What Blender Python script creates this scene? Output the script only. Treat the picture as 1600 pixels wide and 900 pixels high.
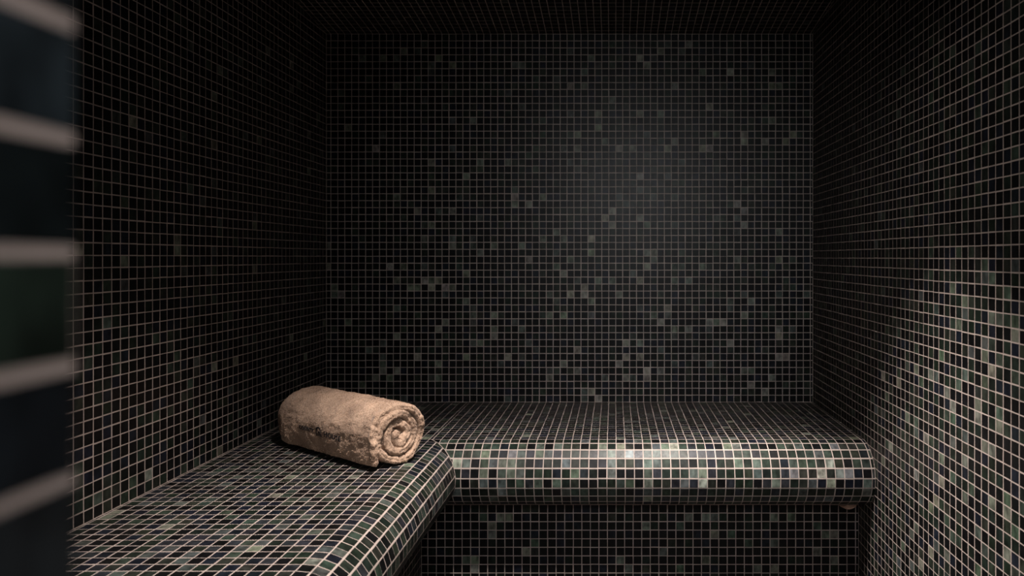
import bpy, bmesh, math, random
from mathutils import Vector, noise

for o in list(bpy.data.objects):
    bpy.data.objects.remove(o)
SC = bpy.context.scene
COL = SC.collection
P = 0.026            # one mosaic pitch in metres
EYE = 38.85          # camera height above the floor, in mosaic pitches

def W(X, D, Z):      # room coordinates in pitches (right, forward, up from eye level) to metres
    return (X*P, D*P, (Z+EYE)*P)

# ---------------------------------------------------------------- camera
cam = bpy.data.cameras.new('camera'); camo = bpy.data.objects.new('camera', cam); COL.objects.link(camo)
camo.location = W(0, 0, 0); camo.rotation_euler = (math.radians(90), 0, 0)
cam.sensor_width = 36; cam.lens = 1072/1600*36
cam.shift_x = -160/1600; cam.shift_y = -48/1600
cam.clip_start = 0.02; cam.clip_end = 50
cam.dof.use_dof = True; cam.dof.focus_distance = 72*P; cam.dof.aperture_fstop = 4.5
SC.camera = camo

# ---------------------------------------------------------------- world, lights, exposure
world = bpy.data.worlds.new('world'); SC.world = world; world.use_nodes = True
world.node_tree.nodes['Background'].inputs[0].default_value = (0.6, 0.75, 1, 1)
world.node_tree.nodes['Background'].inputs[1].default_value = 0.004
SC.view_settings.view_transform = 'Standard'
SC.view_settings.look = 'None'
SC.view_settings.gamma = 1
SC.view_settings.use_curve_mapping = False
SC.view_settings.exposure = 0.0

def area(name, loc, target, size, power, colour, shape='DISK', size_y=None, spread=180):
    l = bpy.data.lights.new(name, 'AREA'); l.shape = shape; l.size = size
    if size_y: l.size_y = size_y
    l.energy = power; l.color = colour; l.spread = math.radians(spread)
    o = bpy.data.objects.new(name, l); COL.objects.link(o)
    o.location = W(*loc)
    d = Vector(W(*target)) - Vector(W(*loc))
    o.rotation_euler = d.to_track_quat('-Z', 'Y').to_euler()
    return o
def spot(name, loc, target, power, colour, angle, blend=1.0, radius=.03):
    l = bpy.data.lights.new(name, 'SPOT'); l.energy = power; l.color = colour
    l.spot_size = math.radians(angle); l.spot_blend = blend; l.shadow_soft_size = radius
    o = bpy.data.objects.new(name, l); COL.objects.link(o); o.location = W(*loc)
    o.rotation_euler = (Vector(W(*target))-Vector(W(*loc))).to_track_quat('-Z', 'Y').to_euler()
    return o
# recessed ceiling spots, a weak wide fill added to them, and the spot and soft light of the corridor that shine in through the doorway
spot('ceiling_spot', (4, 60, 36.7), (12, 56, -22), 440, (1.0, .91, .86), 56)
spot('ceiling_spot', (4, 60, 36.7), (4, 56, 0), 18, (1.0, .90, .84), 124)  # wide fill, added to smooth the edge of the scallop on the wall
spot('ceiling_spot', (-8, 45, 38.6), (-17.5, 53, -21), 190, (1.0, .905, .85), 62)
spot('ceiling_spot', (3, 52, 37.7), (1, 69, -22), 98, (1.0, .91, .86), 57)
area('corridor_lamp', (6, -14, 25), (2, 98, -9), 0.65, 2.1, (.95, .98, 1.0), 'DISK', spread=55)
area('corridor_light', (17, -11, 9), (-4, 6, 0), 0.4, 1.0, (1.0, 0.96, 0.96), 'RECTANGLE', 0.5, spread=110)

# ---------------------------------------------------------------- materials
def nt(name):
    m = bpy.data.materials.new(name); m.use_nodes = True
    n = m.node_tree; b = n.nodes['Principled BSDF']
    return m, n, b
def add(n, t, **kw):
    x = n.nodes.new(t)
    for k, v in kw.items(): setattr(x, k, v)
    return x

def grout_material(name, col, rough=0.85):
    m, n, b = nt(name); L = n.links
    tc = add(n, 'ShaderNodeTexCoord'); nz = add(n, 'ShaderNodeTexNoise'); nz.inputs['Scale'].default_value = 28
    nz.inputs['Detail'].default_value = 5
    L.new(tc.outputs['Object'], nz.inputs['Vector'])
    r = add(n, 'ShaderNodeValToRGB'); r.color_ramp.elements[0].position = .3; r.color_ramp.elements[1].position = .72
    r.color_ramp.elements[0].color = (*[c*.72 for c in col], 1); r.color_ramp.elements[1].color = (*col, 1)
    L.new(nz.outputs['Fac'], r.inputs[0]); L.new(r.outputs[0], b.inputs['Base Color'])
    b.inputs['Roughness'].default_value = rough; b.inputs['Specular IOR Level'].default_value = .25
    n2 = add(n, 'ShaderNodeTexNoise'); n2.inputs['Scale'].default_value = 700
    L.new(tc.outputs['Object'], n2.inputs['Vector'])
    bp = add(n, 'ShaderNodeBump'); bp.inputs['Strength'].default_value = .4; bp.inputs['Distance'].default_value = .0006
    L.new(n2.outputs['Fac'], bp.inputs['Height']); L.new(bp.outputs[0], b.inputs['Normal'])
    return m
GROUT = grout_material('pinkish beige grout', (0.50, 0.41, 0.365))

def tile_material():
    m, n, b = nt('cloudy glass mosaic'); L = n.links
    at = add(n, 'ShaderNodeAttribute', attribute_name='tile_colour')
    tc = add(n, 'ShaderNodeTexCoord')
    nz = add(n, 'ShaderNodeTexNoise'); nz.inputs['Scale'].default_value = 75; nz.inputs['Detail'].default_value = 2
    mp = add(n, 'ShaderNodeMapping'); mp.inputs['Scale'].default_value = (1, 1, .6)
    L.new(tc.outputs['Object'], mp.inputs[0]); L.new(mp.outputs[0], nz.inputs['Vector'])
    mr = add(n, 'ShaderNodeMapRange'); mr.inputs['From Min'].default_value = .3; mr.inputs['From Max'].default_value = .7
    mr.inputs['To Min'].default_value = .45; mr.inputs['To Max'].default_value = 1.45
    L.new(nz.outputs['Fac'], mr.inputs[0])
    mx = add(n, 'ShaderNodeVectorMath', operation='SCALE')
    L.new(at.outputs['Color'], mx.inputs[0]); L.new(mr.outputs[0], mx.inputs['Scale'])
    L.new(mx.outputs[0], b.inputs['Base Color'])
    n2 = add(n, 'ShaderNodeTexNoise'); n2.inputs['Scale'].default_value = 260; n2.inputs['Detail'].default_value = 3
    L.new(tc.outputs['Object'], n2.inputs['Vector'])
    m2 = add(n, 'ShaderNodeMapRange'); m2.inputs['To Min'].default_value = .30; m2.inputs['To Max'].default_value = .50
    L.new(n2.outputs['Fac'], m2.inputs[0]); L.new(m2.outputs[0], b.inputs['Roughness'])
    b.inputs['Specular IOR Level'].default_value = .18
    bp = add(n, 'ShaderNodeBump'); bp.inputs['Strength'].default_value = .25; bp.inputs['Distance'].default_value = .0012
    L.new(nz.outputs['Fac'], bp.inputs['Height']); L.new(bp.outputs[0], b.inputs['Normal'])
    return m
TILE = tile_material()

# ---------------------------------------------------------------- mosaic builder
class Mosaic:
    def __init__(self, seed=1):
        self.v = []; self.f = []; self.mi = []; self.c = []
        self.r = random.Random(seed); self.gap = .046
    def quad(self, pts, mi=0, col=(0, 0, 0)):
        k = len(self.v); self.v += [tuple(p) for p in pts]; self.f.append(tuple(range(k, k+len(pts))))
        self.mi.append(mi); self.c.append(col)
    def box(self, X0, X1, D0, D1, Z0, Z1):
        q = lambda *t: [W(*p) for p in t]
        self.quad(q((X0,D0,Z0),(X0,D1,Z0),(X1,D1,Z0),(X1,D0,Z0))); self.quad(q((X0,D0,Z1),(X1,D0,Z1),(X1,D1,Z1),(X0,D1,Z1)))
        self.quad(q((X0,D0,Z0),(X1,D0,Z0),(X1,D0,Z1),(X0,D0,Z1))); self.quad(q((X0,D1,Z0),(X0,D1,Z1),(X1,D1,Z1),(X1,D1,Z0)))
        self.quad(q((X0,D0,Z0),(X0,D0,Z1),(X0,D1,Z1),(X0,D1,Z0))); self.quad(q((X1,D0,Z0),(X1,D1,Z0),(X1,D1,Z1),(X1,D0,Z1)))
    def tile(self, poly, mapf, col, half=.43, gv=0.0):
        """poly: convex cell outline in (u,v), counter-clockwise; one raised piece of glass inside it"""
        r = self.r
        g = self.gap; n = len(poly); dx = r.gauss(0, .010); dy = r.gauss(0, .010)
        def inset(g):
            out = []
            for i in range(n):
                a, b, c = poly[i-1], poly[i], poly[(i+1) % n]
                e1 = (b[0]-a[0], b[1]-a[1]); e2 = (c[0]-b[0], c[1]-b[1])
                l1 = math.hypot(*e1); l2 = math.hypot(*e2)
                n1 = (-e1[1]/l1, e1[0]/l1); n2 = (-e2[1]/l2, e2[0]/l2)
                k = 1+n1[0]*n2[0]+n1[1]*n2[1]
                if k < .2: k = .2
                m = ((n1[0]+n2[0])/k, (n1[1]+n2[1])/k)
                out.append((b[0]+m[0]*g+dx, b[1]+m[1]*(g+gv)+dy))
            return out
        xs = [p[0] for p in poly]; ys = [p[1] for p in poly]
        if max(xs)-min(xs) < .17 or max(ys)-min(ys) < .17: return
        lo = inset(g); hi = inset(g+.010)
        ta, tb = r.gauss(0, .0045), r.gauss(0, .0045)
        cx = sum(xs)/n; cy = sum(ys)/n
        L = [mapf(p[0], p[1], 0.0) for p in lo]
        H = [mapf(p[0], p[1], .010+ta*(p[0]-cx)+tb*(p[1]-cy)) for p in hi]
        k = len(self.v)
        self.v += [W(*p) for p in L]+[W(*p) for p in H]
        self.f.append(tuple(k+n+i for i in range(n))); self.mi.append(1); self.c.append(col)
        for i in range(n):
            j = (i+1) % n
            self.f.append((k+i, k+j, k+n+j, k+n+i)); self.mi.append(1); self.c.append(col)
    def field(self, us, vs, mapf, colour, clip=None, gv=0.0):
        """us, vs: grout line positions. clip(v) -> (umin, umax)"""
        for i in range(len(us)-1):
            for j in range(len(vs)-1):
                u0, u1, v0, v1 = us[i], us[i+1], vs[j], vs[j+1]
                poly = [(u0, v0), (u1, v0), (u1, v1), (u0, v1)]
                if clip:
                    (a0, b0), (a1, b1) = clip(v0), clip(v1)
                    poly = cut(poly, (a0, v0), (a1, v1), +1)
                    poly = cut(poly, (b0, v0), (b1, v1), -1) if poly else poly
                    if len(poly) < 3: continue
                self.tile(poly, mapf, colour(i, j, self.r), gv=gv)
    def obj(self, name, parent=None, grout=None):
        me = bpy.data.meshes.new(name); me.from_pydata(self.v, [], self.f)
        me.materials.append(grout or GROUT); me.materials.append(TILE)
        me.polygons.foreach_set('material_index', self.mi)
        ca = me.color_attributes.new('tile_colour', 'FLOAT_COLOR', 'CORNER')
        buf = []
        for p, c in zip(me.polygons, self.c): buf += [c[0], c[1], c[2], 1.0]*p.loop_total
        ca.data.foreach_set('color', buf)
        me.update()
        o = bpy.data.objects.new(name, me); COL.objects.link(o)
        if parent: o.parent = parent
        return o

def cut(poly, p, q, side):
    # keep the points whose u lies right (side=+1) or left (side=-1) of the line p-q (v increasing from p to q)
    def f(a):
        t = (a[1]-p[1])/(q[1]-p[1]); return side*(a[0]-(p[0]+(q[0]-p[0])*t))
    out = []
    for i in range(len(poly)):
        a, b = poly[i], poly[(i+1) % len(poly)]; fa, fb = f(a), f(b)
        if fa >= -1e-9: out.append(a)
        if (fa > 1e-9 and fb < -1e-9) or (fa < -1e-9 and fb > 1e-9):
            t = fa/(fa-fb); out.append((a[0]+(b[0]-a[0])*t, a[1]+(b[1]-a[1])*t))
    res = []
    for p_ in out:
        if not res or math.hypot(p_[0]-res[-1][0], p_[1]-res[-1][1]) > 1e-4: res.append(p_)
    if len(res) > 1 and math.hypot(res[0][0]-res[-1][0], res[0][1]-res[-1][1]) < 1e-4: res.pop()
    return res

def lines(lo, hi, ref, step=1.0):
    """grout lines at ref + k*step between lo and hi, with both ends"""
    k = math.ceil((lo-ref)/step+1e-6); out = [lo]
    while ref+k*step < hi-1e-6: out.append(ref+k*step); k += 1
    return out+[hi]

# glass colours (the pieces' own, except the slate grey: cool bench sheen painted in)
def vary(c, r, a=.22):
    k = 1+r.uniform(-a, a); return tuple(max(0, x*k*(1+r.uniform(-.08, .08))) for x in c)
BLACK = (.0040, .0043, .0046); NAVY = (.0075, .0095, .0145); DGREEN = (.0095, .0145, .0108); OLIVE = (.019, .022, .017); SHEEN_GREY = (.018, .020, .0235)
GREEN = (.026, .037, .028); GREY = (.050, .059, .054); PALE = (.125, .138, .108); BRIGHT = (.26, .28, .23)
def palette(w):
    tot = sum(x for x, _ in w)
    def pick(r):
        t = r.random()*tot
        for x, c in w:
            t -= x
            if t <= 0: return vary(c, r)
        return vary(w[-1][1], r)
    return pick
WALLP = palette([(62, BLACK), (16, NAVY), (13, DGREEN), (6, OLIVE), (2, GREEN), (1, GREY)])
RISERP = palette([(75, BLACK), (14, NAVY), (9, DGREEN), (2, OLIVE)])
LEFTP = palette([(58, BLACK), (15, NAVY), (14, DGREEN), (6, OLIVE), (3.5, GREEN), (2, GREY), (1.5, PALE)])
RIGHTP = palette([(48, BLACK), (15, NAVY), (22, DGREEN), (9, OLIVE), (5, GREEN), (1, GREY)])
BENCHP = palette([(24, BLACK), (20, NAVY), (13, DGREEN), (14, OLIVE), (16, SHEEN_GREY), (6, GREEN), (5.5, GREY), (1.4, PALE)])
NOSEP = palette([(18, BLACK), (12, NAVY), (24, DGREEN), (18, OLIVE), (12, SHEEN_GREY), (16, GREEN), (5, GREY)])

# pale pieces of glass, by column and row of the mosaic
PALE_BACK = set([(0, 19), (0, 22), (1, 15), (1, 16), (2, 15), (3, 11), (3, 39), (5, 2), (5, 49), (6, 7), (7, 3), (7, 36), (8, 4), (8, 5), (8, 6), (8, 8), (8, 49), (9, 3), (9, 19), (10, 4), (10, 9), (10, 13), (10, 17), (10, 29), (10, 45), (10, 49), (11, 19), (11, 50), (12, 16), (13, 6), (13, 16), (13, 27), (13, 50), (14, 17), (14, 19), (14, 23), (15, 16), (15, 17), (15, 25), (15, 30), (15, 34), (15, 48), (16, 3), (16, 5), (16, 8), (16, 10), (16, 17), (16, 49), (17, 11), (17, 16), (18, 16), (18, 22), (18, 23), (18, 27), (18, 48), (20, 6), (20, 14), (20, 18), (20, 32), (21, 8), (21, 12), (21, 13), (21, 22), (21, 40), (22, 8), (22, 21), (22, 34), (24, 9), (24, 10), (24, 12), (24, 22), (25, 5), (26, 0), (26, 6), (26, 34), (27, 11), (27, 28), (27, 29), (27, 30), (27, 48), (28, 6), (28, 22), (28, 48), (29, 8), (29, 20), (29, 28), (30, 7), (31, 23), (31, 29), (32, 3), (32, 12), (33, 14), (33, 19), (33, 24), (34, 5), (34, 12), (34, 18), (34, 23), (34, 36), (35, 15), (35, 20), (35, 45), (35, 50), (36, 4), (36, 7), (36, 36), (36, 38), (37, 0), (37, 15), (37, 16), (37, 45), (37, 47), (38, 1), (38, 14), (38, 21), (38, 23), (38, 49), (39, 0), (39, 17), (39, 39), (39, 41), (39, 48), (40, 3), (40, 26), (40, 37), (41, 17), (41, 25), (41, 27), (41, 43), (42, 5), (42, 15), (42, 29), (42, 36), (43, 3), (43, 6), (43, 8), (43, 28), (44, 36), (45, 6), (45, 8), (45, 17), (45, 26), (45, 32), (45, 41), (45, 49), (46, 3), (46, 4), (46, 19), (46, 21), (46, 25), (46, 48), (47, 12), (47, 20), (47, 21), (48, 4), (48, 7), (48, 11), (48, 41), (48, 50), (49, 12), (49, 13), (49, 32), (49, 36), (49, 51), (50, 5), (50, 9), (50, 10), (50, 17), (50, 25), (50, 29), (50, 37), (50, 45), (51, 34), (51, 50), (52, 10), (52, 17), (52, 51), (54, 19), (54, 36), (54, 47), (55, 5), (55, 10), (55, 11), (55, 36), (55, 42), (56, 11), (56, 26), (56, 38), (57, 11), (58, 8), (58, 13), (58, 14), (58, 47), (59, 20), (59, 24), (59, 28), (60, 4), (60, 12), (60, 15), (60, 25), (60, 27), (60, 37), (60, 38), (61, 2), (61, 4), (61, 14), (61, 48), (63, 1), (63, 37), (64, 3), (64, 40), (64, 45), (64, 47), (65, 6), (65, 9), (65, 10), (65, 15), (65, 20), (65, 24), (65, 45), (66, 6), (66, 37), (67, 10), (67, 38)])
PALE_RISER = set([(24, 5), (25, 5), (25, 6), (26, 0), (27, 1), (27, 2), (28, 0), (29, 0), (31, 4), (32, 3), (42, 5), (43, 6), (45, 1), (47, 4), (49, 1), (49, 6), (50, 0), (52, 0), (52, 5), (53, 0), (53, 2), (55, 2), (57, 3), (58, 6), (60, 0), (60, 3), (60, 6), (62, 0), (65, 1), (65, 4), (66, 2), (67, 2), (67, 5)])
PALE_RIGHT = set([(-15, -20), (-15, -6), (-15, -5), (-14, -22), (-14, -19), (-14, -18), (-14, -3), (-13, -13), (-13, -12), (-13, -5), (-12, -19), (-12, -15), (-12, -9), (-12, -5), (-12, -2), (-11, -15), (-11, -10), (-11, -8), (-11, -1), (-10, -25), (-10, -13), (-10, -12), (-9, -8), (-8, -20), (-8, -17), (-8, -15), (-8, -10), (-8, -4), (-7, -11), (-7, -6), (-6, -19), (-6, -16), (-6, -14), (-6, -13), (-6, -3), (-5, -26), (-5, -12), (-4, -20), (-4, -18), (-4, -9), (-3, -26), (-3, -22), (-3, -11), (-2, -27), (-2, -23), (-2, -18), (-2, -11), (-1, -17), (0, -29), (0, -23), (0, -12), (1, -26), (1, -21), (1, -17), (1, -16), (1, -11), (2, -30), (3, -16), (4, -29), (5, -13), (7, -20), (8, -15), (9, -22), (9, -13)])
PALE_NOSE = {1: [33, 35, 40, 42, 46, 47, 48, 54, 55, 66], 2: [27, 30, 33, 41, 43, 46, 47], 3: [24, 25, 29, 30, 36, 41, 45, 46, 55, 57, 65], 4: [27, 30, 37, 41, 50, 51, 61, 64, 66, 67], 5: [27, 33, 35, 45, 49, 51, 59, 63, 65, 69], 6: [24, 29, 69], 7: [28, 45, 65]}

# ---------------------------------------------------------------- the room
XL, XR = -41.45, 28.56; DB = 98.75; DF = 6.07; ZB = -20.85; ZC = 32.15; FLOOR = -EYE; SL = .129
def ceil_z(d): return ZC+SL*(DB-d)
def structure(o): o['kind'] = 'structure'; return o

# back wall
m = Mosaic(3); m.box(XL-4, XR+4, DB+.0, DB+4, FLOOR-4, ZC+3)
us = lines(XL, XR, 28.19); vs = lines(ZB, ZC, ZB)
k0 = us[1]                                     # first full grid line
def c_back(i, j, r):
    col = round(us[i]-(28.19-70)) if i else 0
    if (col, j) in PALE_BACK:
        return vary(random.Random(col*91+j).choice([PALE, PALE, GREY, (.085, .10, .08), (.17, .165, .14)]), r)
    return WALLP(r)
m.field(us, vs, lambda u, v, h: (u, DB-h, v), c_back)
structure(m.obj('wall_back'))

# left wall
m = Mosaic(4); m.box(XL-4, XL, DF-7, DB, FLOOR-4, ceil_z(DF)+4)
us = lines(DF, DB, 53.57); vs = lines(ZB, 45.5, ZB)
LP = palette([(1, PALE), (1, GREY), (1, OLIVE)])
m.field(us, vs, lambda u, v, h: (XL+h, u, v), lambda i, j, r: LEFTP(r), clip=None)
structure(m.obj('wall_left'))

# right wall
m = Mosaic(5); m.box(XR, XR+4, DF-7, DB, FLOOR-4, ceil_z(DF)+4)
us = lines(DF, DB, 63.39); vs = lines(FLOOR, 45.9, -.1)
def c_right(i, j, r):
    key = (round(us[i]-63.39) if i else -99, round(vs[j]+.1) if j else -99)
    if key in PALE_RIGHT:
        return vary(random.Random(key[0]*77+key[1]).choice([(.10, .11, .085), (.075, .09, .065), GREY, (.05, .072, .05), (.13, .135, .11)]), r)
    return RIGHTP(r)
m.field(us, vs, lambda u, v, h: (XR-h, u, v), c_right)
structure(m.obj('wall_right'))

# ceiling, rising from the back wall towards the door
m = Mosaic(6)
q = [(XL-4, DB+4), (XR+4, DB+4), (XR+4, DF-7), (XL-4, DF-7)]
bot = [W(x, d, ceil_z(d)) for x, d in q]; top = [W(x, d, ceil_z(d)+4) for x, d in q]
m.quad(bot); m.quad(top[::-1])
for i in range(4): m.quad([bot[i], bot[(i+1) % 4], top[(i+1) % 4], top[i]])
sl = math.hypot(1, SL)
m.field(lines(XL, XR, 28.19), lines(0, (DB-DF)*sl, 0), lambda u, v, h: (u, DB-v/sl, ZC+SL*v/sl-h), lambda i, j, r: WALLP(r))
structure(m.obj('ceiling'))

# floor
m = Mosaic(7); m.box(XL-4, XR+4, DF-25, DB+4, FLOOR-4, FLOOR)
m.field(lines(-22.57, XR, 28.19), lines(DF, 80.2, 53.57), lambda u, v, h: (u, v, FLOOR+h), lambda i, j, r: WALLP(r))
structure(m.obj('floor', grout=grout_material('low bounce floor grout', (.17, .14, .125))))  # grout made darker so the unseen floor bounces less light upward

# front wall with the doorway the view is taken through
m = Mosaic(8)
JL, JR, HEAD, T0 = -4.78, 24.0, 31.0, -.9
top = ceil_z(DF)+4
m.box(XL-4, JL, T0, DF, FLOOR-4, top); m.box(JR, XR+4, T0, DF, FLOOR-4, top); m.box(JL, JR, T0, DF, HEAD, top)
zs = lines(FLOOR, HEAD, .05)
def jamb_colour(i, j, r):
    k = round(zs[j]-.05) if j else -99
    t = {1: (.020, .028, .033), 0: (.008, .012, .013), -1: (.016, .026, .019), -2: (.008, .011, .014), -3: (.015, .018, .020), 2: (.011, .014, .017)}
    return t.get(k) or BENCHP(r)
m.gap = .06; m.field(lines(T0, DF+.12, DF+.12-1.06), zs, lambda u, v, h: (JL+h, u, v), jamb_colour); m.gap = .046
m.field(lines(T0, DF+.14, DF+.14-1.0), zs, lambda u, v, h: (JR-h, u, v), lambda i, j, r: BENCHP(r))
m.field(lines(JL, JR, JL), lines(T0, DF-.02, DF-1.0), lambda u, v, h: (u, v, HEAD-h), lambda i, j, r: WALLP(r))
zz = lines(FLOOR, 43, .05)
m.field(lines(XL, JL, JL), zz, lambda u, v, h: (u, DF+h, v), lambda i, j, r: WALLP(r))
m.field(lines(JR, XR, JR), zz, lambda u, v, h: (u, DF+h, v), lambda i, j, r: WALLP(r))
m.field(lines(JL, JR, JL), lines(HEAD, 43, .05), lambda u, v, h: (u, DF+h, v), lambda i, j, r: WALLP(r))
structure(m.obj('wall_front'))

# ---------------------------------------------------------------- the L-shaped bench
R = 3.6; CLX = -20.97; CBD = 78.57; ZCN = ZB-R; STEP = 1.08; SMAX = math.pi*R
bench = bpy.data.objects.new('tiled_bench', None); COL.objects.link(bench)
bench.location = W(XL, DB, FLOOR)
bench['label'] = 'L-shaped steam room bench clad in green and black glass mosaic with rounded front edge'
bench['category'] = 'bench'

def prof(s, h=0.0):
    """s <= 0 on the flat top, 0..SMAX round the nose: (outward, z)"""
    if s <= 0: return s, ZB+h
    if s > SMAX: return -(s-SMAX), ZB-2*R-h
    t = s/R; return (R+h)*math.sin(t), ZCN+(R+h)*math.cos(t)
def left_map(u, v, h):  a, z = prof(v, h); return (CLX+a, u, z)
def back_map(u, v, h):  a, z = prof(v, h); return (u, CBD-a, z)
seat = Mosaic(11)
prof_s = [-20.48, -15, -10, -5, -.23]+[.8+STEP*k for k in range(10)]+[SMAX, SMAX+20.1]
for a, b in zip(prof_s, prof_s[1:]):           # mortar body of the left arm, mitred into the back arm
    pa, pb = prof(a), prof(b)
    ea, eb = CBD-pa[0], CBD-pb[0]
    ea, eb = min(ea, DB), min(eb, DB)
    n = 12
    for i in range(n):
        fa = lambda e, t: DF+(e-DF)*t
        seat.quad([W(CLX+pa[0], fa(ea, i/n), pa[1]), W(CLX+pa[0], fa(ea, (i+1)/n), pa[1]),
                   W(CLX+pb[0], fa(eb, (i+1)/n), pb[1]), W(CLX+pb[0], fa(eb, i/n), pb[1])])
prof_s = [-20.18, -15, -10, -5, 0]+[STEP*k for k in range(1, 11)]+[SMAX, SMAX+20.1]
for a, b in zip(prof_s, prof_s[1:]):
    pa, pb = prof(a), prof(b)
    sa, sb = max(CLX+pa[0], XL), max(CLX+pb[0], XL)
    n = 10
    for i in range(n):
        fa = lambda e, t: e+(XR-e)*t
        seat.quad([W(fa(sa, i/n), CBD-pa[0], pa[1]), W(fa(sa, (i+1)/n), CBD-pa[0], pa[1]),
                   W(fa(sb, (i+1)/n), CBD-pb[0], pb[1]), W(fa(sb, i/n), CBD-pb[0], pb[1])])
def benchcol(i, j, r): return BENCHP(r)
# flat top of the left arm, through to the back wall, and of the back arm
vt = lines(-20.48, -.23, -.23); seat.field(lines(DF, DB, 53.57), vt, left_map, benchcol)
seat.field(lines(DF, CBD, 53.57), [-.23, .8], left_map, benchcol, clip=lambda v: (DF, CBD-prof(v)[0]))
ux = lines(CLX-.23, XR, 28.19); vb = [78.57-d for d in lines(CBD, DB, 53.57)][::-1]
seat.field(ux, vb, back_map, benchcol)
# the rounded noses
vn = [.8+STEP*k for k in range(10)]+[SMAX]
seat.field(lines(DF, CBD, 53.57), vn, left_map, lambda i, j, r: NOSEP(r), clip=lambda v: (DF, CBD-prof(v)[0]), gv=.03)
ux2 = lines(CLX-.1, XR, 28.19); vn2 = [STEP*k for k in range(11)]+[SMAX]
def c_nose(i, j, r):
    col = round(ux2[i]+41.81) if i else -1
    if j in PALE_NOSE and col in PALE_NOSE[j]:
        q = random.Random(col*13+j)
        return vary(q.choice([PALE, (.095, .115, .092), (.07, .09, .07), BRIGHT, (.12, .13, .13), (.07, .085, .08)]), r)
    return NOSEP(r)
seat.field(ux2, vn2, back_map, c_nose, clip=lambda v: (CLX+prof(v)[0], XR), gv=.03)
seat.obj('seat')

base = Mosaic(12)
RD = 80.2; RX = -22.57; BT = ZB-2*R+.05
base.box(XL, RX, DF, DB, FLOOR, BT); base.box(RX, XR, RD, DB, FLOOR, BT)
ur = lines(RX, XR, 28.19); vr = lines(FLOOR, BT, -29.9)
def c_riser(i, j, r):
    key = (round(ur[i]+41.81) if i else -1, round(-29.9-vr[j])-1 if j else -99)
    if key in PALE_RISER: return vary(random.Random(key[0]*7+key[1]).choice([PALE, PALE, (.085, .10, .08), (.045, .07, .052)]), r)
    return RISERP(r)
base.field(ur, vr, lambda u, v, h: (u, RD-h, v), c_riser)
base.field(lines(DF, RD, 53.57), vr, lambda u, v, h: (RX+h, u, v), lambda i, j, r: WALLP(r))
base.obj('base')
for nm in ('seat', 'base'):
    o = bpy.data.objects[nm]; o.parent = bench; o.matrix_parent_inverse = bench.matrix_world.inverted()
bench.matrix_world.identity()
for nm in ('seat', 'base'):
    o = bpy.data.objects[nm]; o.matrix_parent_inverse.identity(); o.location = [-c for c in bench.location]

# ---------------------------------------------------------------- the rolled towel
def towel_material(name, c1, c2):
    m, n, b = nt(name); L = n.links
    tc = add(n, 'ShaderNodeTexCoord'); nz = add(n, 'ShaderNodeTexNoise'); nz.inputs['Scale'].default_value = 420; nz.inputs['Detail'].default_value = 4
    L.new(tc.outputs['Object'], nz.inputs['Vector'])
    big = add(n, 'ShaderNodeTexNoise'); big.inputs['Scale'].default_value = 14; big.inputs['Detail'].default_value = 3
    L.new(tc.outputs['Object'], big.inputs['Vector'])
    ad = add(n, 'ShaderNodeMath', operation='ADD'); L.new(nz.outputs['Fac'], ad.inputs[0]); L.new(big.outputs['Fac'], ad.inputs[1])
    r = add(n, 'ShaderNodeValToRGB'); r.color_ramp.elements[0].position = .35; r.color_ramp.elements[1].position = .68
    r.color_ramp.elements[0].color = (*c1, 1); r.color_ramp.elements[1].color = (*c2, 1)
    hf = add(n, 'ShaderNodeMath', operation='MULTIPLY'); hf.inputs[1].default_value = .5; L.new(ad.outputs[0], hf.inputs[0])
    L.new(hf.outputs[0], r.inputs[0]); L.new(r.outputs[0], b.inputs['Base Color'])
    b.inputs['Roughness'].default_value = 1; b.inputs['Specular IOR Level'].default_value = .1
    b.inputs['Sheen Weight'].default_value = .25; b.inputs['Sheen Roughness'].default_value = .5
    bp = add(n, 'ShaderNodeBump'); bp.inputs['Strength'].default_value = .8; bp.inputs['Distance'].default_value = .002
    L.new(nz.outputs['Fac'], bp.inputs['Height']); L.new(bp.outputs[0], b.inputs['Normal'])
    return m
TERRY = towel_material('beige terry cloth', (.28, .18, .122), (.74, .53, .385))

AX = Vector((.82, -.572, 0)); AX.normalize(); TT = Vector((.572, .82, 0)); TT.normalize(); UP = Vector((0, 0, 1))
LEN = 17.2; TA, TB = 3.4, 3.1; HW = .435
FAR = Vector((-21.9, 69.0, 0)) - AX*LEN
A0, B0 = TA-HW, TB-HW
path = []                                       # centre line of the cloth seen from the near end
for k in range(8):
    t = k/8; path.append((-2.62-.32*math.sin(t*1.57), -B0+.02+t*(B0-.15)*.98))
turns = 3.2; N = 300
for k in range(N+1):
    tau = k/N*turns*2*math.pi
    phi = math.pi-tau
    g = tau-math.radians(250)
    rho = 1.0 if g < 0 else 1-.315*(g/(2*math.pi))-(.08 if g > math.radians(110) else .08*g/math.radians(110))
    rho = max(rho, .06)
    w = (.075*math.sin(tau*3.3+1)+.08*math.sin(tau*1.9))*min(1, (tau-4)/2) if tau > 4 else 0
    path.append(((A0*rho+w)*math.cos(phi)+.12*(1-rho), (B0*rho+w)*math.sin(phi)-.1*(1-rho)))
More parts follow.
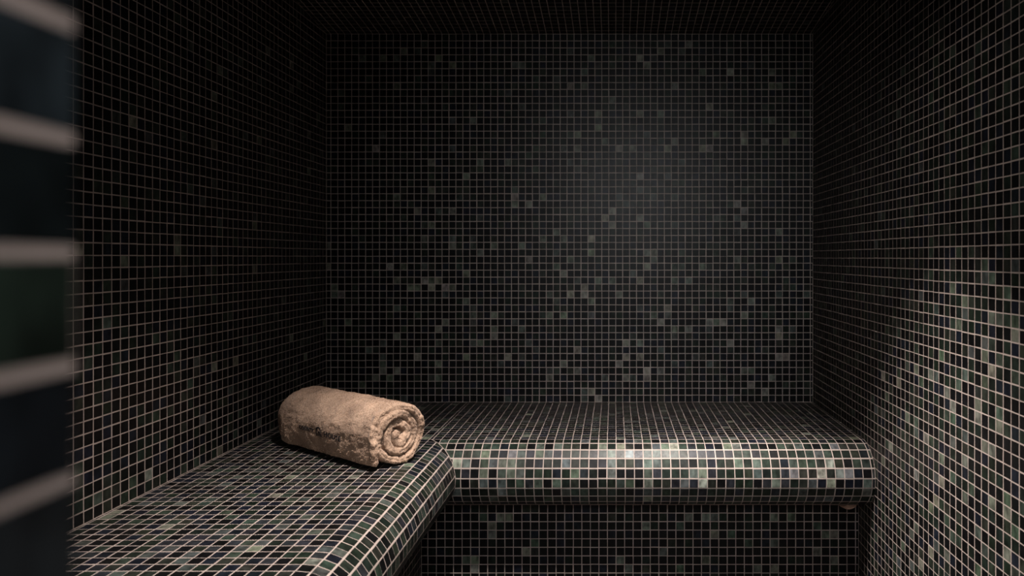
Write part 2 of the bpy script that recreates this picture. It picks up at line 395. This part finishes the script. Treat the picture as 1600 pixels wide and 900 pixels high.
# even spacing along the cloth
acc = [0.0]
for a, b in zip(path, path[1:]): acc.append(acc[-1]+math.hypot(b[0]-a[0], b[1]-a[1]))
TOTAL = acc[-1]; M = 420
def at(s):
    s = min(max(s, 0), TOTAL); lo = 0; hi = len(acc)-1
    while hi-lo > 1:
        mid = (lo+hi)//2
        if acc[mid] <= s: lo = mid
        else: hi = mid
    t = (s-acc[lo])/max(acc[hi]-acc[lo], 1e-9)
    return Vector((path[lo][0]+(path[hi][0]-path[lo][0])*t, path[lo][1]+(path[hi][1]-path[lo][1])*t))
def nrm(s):
    d = at(s+.12)-at(s-.12); d.normalize(); return Vector((-d.y, d.x))     # outward of a clockwise roll
def towel_point(s, w, off):
    p = at(s)+nrm(s)*off
    f = 1-.20*max(0, 1-max(w, -.3)/2.6)**2
    p = Vector((p.x*f, p.y*f-.35*(1-f)))
    q = FAR+AX*w+TT*p.x+UP*(ZB+TB+p.y+.02)
    return q
def lump(q, amp=1):
    a = noise.noise(q*.55)*.13+noise.noise(q*1.7+Vector((9, 3, 1)))*.085+noise.noise(q*4.0)*.06+noise.noise(q*9.0)*.03
    return a*amp
def section(s):
    """closed loop across the cloth: (w, offset, kind)"""
    e = .16*math.sin(s*.9)+.13*noise.noise(Vector((s*.8, 3.3, 1)))+.10*noise.noise(Vector((s*2.3, 7.3, 1)))
    if s > 19: e += .10
    e2 = .2*noise.noise(Vector((s*.6, 9.1, 5)))
    L = []
    nW = 64
    for i in range(nW+1): L.append((e2+(LEN+e-e2)*i/nW, HW, 0))
    for i in range(1, 12):
        t = i/12*math.pi; dent = .10*math.exp(-((t-math.pi/2)/.22)**2)
        L.append((LEN+e+(HW*1.05)*math.sin(t)-dent, HW*math.cos(t), 1))
    for i in range(6, -1, -1): L.append((e2+(LEN+e-e2)*i/6, -HW, 2))
    for i in range(1, 8):
        t = i/8*math.pi; L.append((e2-HW*1.05*math.sin(t), -HW*math.cos(t), 1))
    return L
verts, faces, kinds = [], [], []
secs = [section(TOTAL*i/M) for i in range(M+1)]
K = len(secs[0])
for i, sec in enumerate(secs):
    s = TOTAL*i/M; n2 = nrm(s); n3 = TT*n2.x+UP*n2.y
    endf = min(1, i/3, (M-i)/3)**.5
    for (w, off, kd) in sec:
        q = towel_point(s, w, off*max(endf, .02))
        k = lump(q, 1.0)
        if kd == 0:
            k -= .10*math.exp(-((w-2.1)/.13)**2)+.05*math.exp(-((w-1.5)/.1)**2)     # woven band near the hem
            edge = max(0, 1.3-w)/1.3; edge2 = max(0, w-(LEN-.8))/.8
            k -= .30*edge**2 if s < 15 else 0; k -= .10*edge2**2
            q = q+n3*k
        elif kd == 1:
            q = q+n3*k*.6+AX*lump(q+Vector((5, 5, 5)), 1.35)
        if q.z < ZB+.035: q.z = ZB+.035+(.01*(q.z-ZB-.035))*0
        verts.append(q)
for i in range(M):
    for j in range(K):
        a, b = i*K+j, i*K+(j+1) % K
        faces.append((a, a+K, b+K, b)); kinds.append(secs[i][j][2])
faces.append(tuple(range(K))); faces.append(tuple(M*K+j for j in range(K-1, -1, -1)))
towel = bpy.data.objects.new('rolled_towel', None); COL.objects.link(towel)
ORG = FAR+AX*(LEN/2); towel.location = W(ORG.x, ORG.y, ZB)
towel['label'] = 'beige terry towel rolled into a spiral, lying on the corner of the mosaic bench'
towel['category'] = 'towel'
TL = Vector(towel.location)
def tw(q): return tuple(Vector(W(q.x, q.y, q.z))-TL)
# terry pile: short loops of yarn standing on the cloth
rp = random.Random(5)
V = [tw(q) for q in verts]; F = list(faces)
nb = len(V)
pv, pf = [], []
cen = Vector((FAR.x, FAR.y, ZB+TB))
def pile(a, b, c, d, cnt, ln):
    e1 = b-a; e2 = d-a; nn = e1.cross(e2)
    if nn.length < 1e-9: return
    nn.normalize()
    for _ in range(cnt):
        x, y = rp.random(), rp.random()
        p = a*(1-x)*(1-y)+b*x*(1-y)+c*x*y+d*(1-x)*y
        h = ln*rp.uniform(.6, 1.35)
        dr = (nn+Vector((rp.gauss(0, .55), rp.gauss(0, .55), rp.gauss(0, .55)-.2))).normalized()
        sd = dr.cross(Vector((rp.gauss(0, 1), rp.gauss(0, 1), rp.gauss(0, 1)))).normalized()*.034
        k = len(pv); tip = p+dr*h; mid = p+dr*h*.55+sd*.6
        pv.extend([p-sd-nn*.02, p+sd-nn*.02, tip+sd*.5, tip-sd*.5]); pf.append((k, k+1, k+2, k+3))
firstturn = 20.5
for i in range(M):
    s = TOTAL*i/M
    for j in range(K):
        kd = secs[i][j][2]
        a, b, c, d = verts[i*K+j], verts[(i+1)*K+j], verts[(i+1)*K+(j+1) % K], verts[i*K+(j+1) % K]
        ar = ((b-a).cross(d-a)).length
        if kd == 0:
            if s > firstturn and secs[i][j][0] < LEN-1.2: continue
            if max(a.z, c.z) < ZB+.3: continue
            ln = .11
        elif kd == 1:
            ln = .105
        else: continue
        want = ar*190; cnt = int(want)+(1 if rp.random() < want-int(want) else 0)
        pile(a, b, c, d, cnt, ln)
k0 = len(V)
V += [tw(q) for q in pv if True]
F += [tuple(k0+i for i in f) for f in pf]
for idx in range(k0, len(V)):
    x, y, z = V[idx]
    if z < .0008: V[idx] = (x, y, .0008)
me = bpy.data.meshes.new('roll'); me.from_pydata(V, [], F); me.materials.append(TERRY)
me.polygons.foreach_set('use_smooth', [i < len(faces) for i in range(len(F))]); me.update()
ro = bpy.data.objects.new('roll', me); COL.objects.link(ro); ro.parent = towel

# embroidered lettering on the side of the roll
mt, n_, b_ = nt('black embroidery thread'); b_.inputs['Base Color'].default_value = (.006, .006, .009, 1); b_.inputs['Roughness'].default_value = .8
THREAD = mt
def text_tris(txt):
    cu = bpy.data.curves.new('t', 'FONT'); cu.body = txt; cu.size = 1; cu.resolution_u = 3; cu.space_character = 1.12; cu.offset = .03
    o = bpy.data.objects.new('t', cu); COL.objects.link(o)
    dg = bpy.context.evaluated_depsgraph_get(); mm = bpy.data.meshes.new_from_object(o.evaluated_get(dg))
    bm = bmesh.new(); bm.from_mesh(mm)
    bmesh.ops.triangulate(bm, faces=bm.faces[:])
    bmesh.ops.subdivide_edges(bm, edges=[e for e in bm.edges if e.calc_length() > .15], cuts=1)
    bmesh.ops.triangulate(bm, faces=bm.faces[:])
    vs_ = [v.co.copy() for v in bm.verts]; fs = [tuple(v.index for v in f.verts) for f in bm.faces]
    bm.free(); bpy.data.objects.remove(o)
    return vs_, fs
S0, S1, W0, W1 = 2.25, 1.92, 5.4, 13.1          # where the line of lettering starts and ends: cloth length, and along the roll
tv, tf = [], []
def put(txt, a, b, h, dz=0.0):
    vs_, fs = text_tris(txt); x0 = min(v.x for v in vs_); x1 = max(v.x for v in vs_); k = len(tv)
    for v in vs_:
        t = a+(b-a)*(v.x-x0)/(x1-x0)
        s = S0+(S1-S0)*t+v.y/.72*h+dz
        w = W0+(W1-W0)*t
        q = towel_point(s, w, HW); n2 = nrm(s); n3 = TT*n2.x+UP*n2.y
        q = q+n3*(lump(q)+.145); tv.append(tw(q))
    tf.extend(tuple(k+i for i in f) for f in fs)
put('COUNTY', .04, .37, .40, .05)
put('HOUSE', .62, .98, .50, .08)
def arch():
    # the small arched doorway mark between the words
    def ring(cx, r0, r1, leg, t0):
        k = len(tv); pts = []
        for a in range(13):
            an = math.pi*a/12
            for rr in (r0, r1): pts.append((cx-rr*math.cos(an), leg+rr*math.sin(an)))
        pts = [(cx-r0, 0), (cx-r1, 0)]+pts+[(cx+r0, 0), (cx+r1, 0)]
        for x, y in pts:
            s = S0+(S1-S0)*.49+y-.12; w = W0+(W1-W0)*.49+x
            q = towel_point(s, w, HW); n2 = nrm(s); n3 = TT*n2.x+UP*n2.y
            q = q+n3*(lump(q)+.145); tv.append(tw(q))
        for i in range(len(pts)//2-1): tf.append((k+2*i, k+2*i+1, k+2*i+3, k+2*i+2))
    ring(0, .34, .46, .44, 0); ring(0, .08, .18, .36, 0)
arch()
me = bpy.data.meshes.new('embroidered_lettering'); me.from_pydata(tv, [], tf); me.materials.append(THREAD); me.update()
eo = bpy.data.objects.new('embroidered_lettering', me); COL.objects.link(eo); eo.parent = towel
eo['label'] = 'black embroidered lettering'
so = eo.modifiers.new('thick', 'SOLIDIFY'); so.thickness = .0008; so.offset = 0

# ---------------------------------------------------------------- crescent of bare mortar under the end of the nose
MORTAR = grout_material('bare pinkish mortar', (.55, .33, .24))
bv, bf = [], []
nn_ = 22
for i in range(nn_+1):
    t = i/nn_; X = 25.2+1.9*t; th = .12*math.sin(math.pi*t)**.7+.01; sag = -.22*math.sin(math.pi*t)
    for k in range(8):
        a = 2*math.pi*k/8
        D = 76.9+.45*math.cos(a)*(.3+math.sin(math.pi*t)); Z = ZB-2*R+.33+sag*.9+th*math.sin(a)-.1
        bv.append(Vector(W(X, D, Z+.04*noise.noise(Vector((X*3, k, 1)))))-Vector(bench.location))
for i in range(nn_):
    for k in range(8):
        a, b = i*8+k, i*8+(k+1) % 8; bf.append((a, b, b+8, a+8))
bf.append(tuple(range(8))[::-1]); bf.append(tuple(nn_*8+k for k in range(8)))
me = bpy.data.meshes.new('mortar_patch'); me.from_pydata([tuple(v) for v in bv], [], bf); me.materials.append(MORTAR); me.update()
mo = bpy.data.objects.new('mortar_patch', me); COL.objects.link(mo); mo.parent = bench
mo['label'] = 'crescent of bare pinkish mortar'
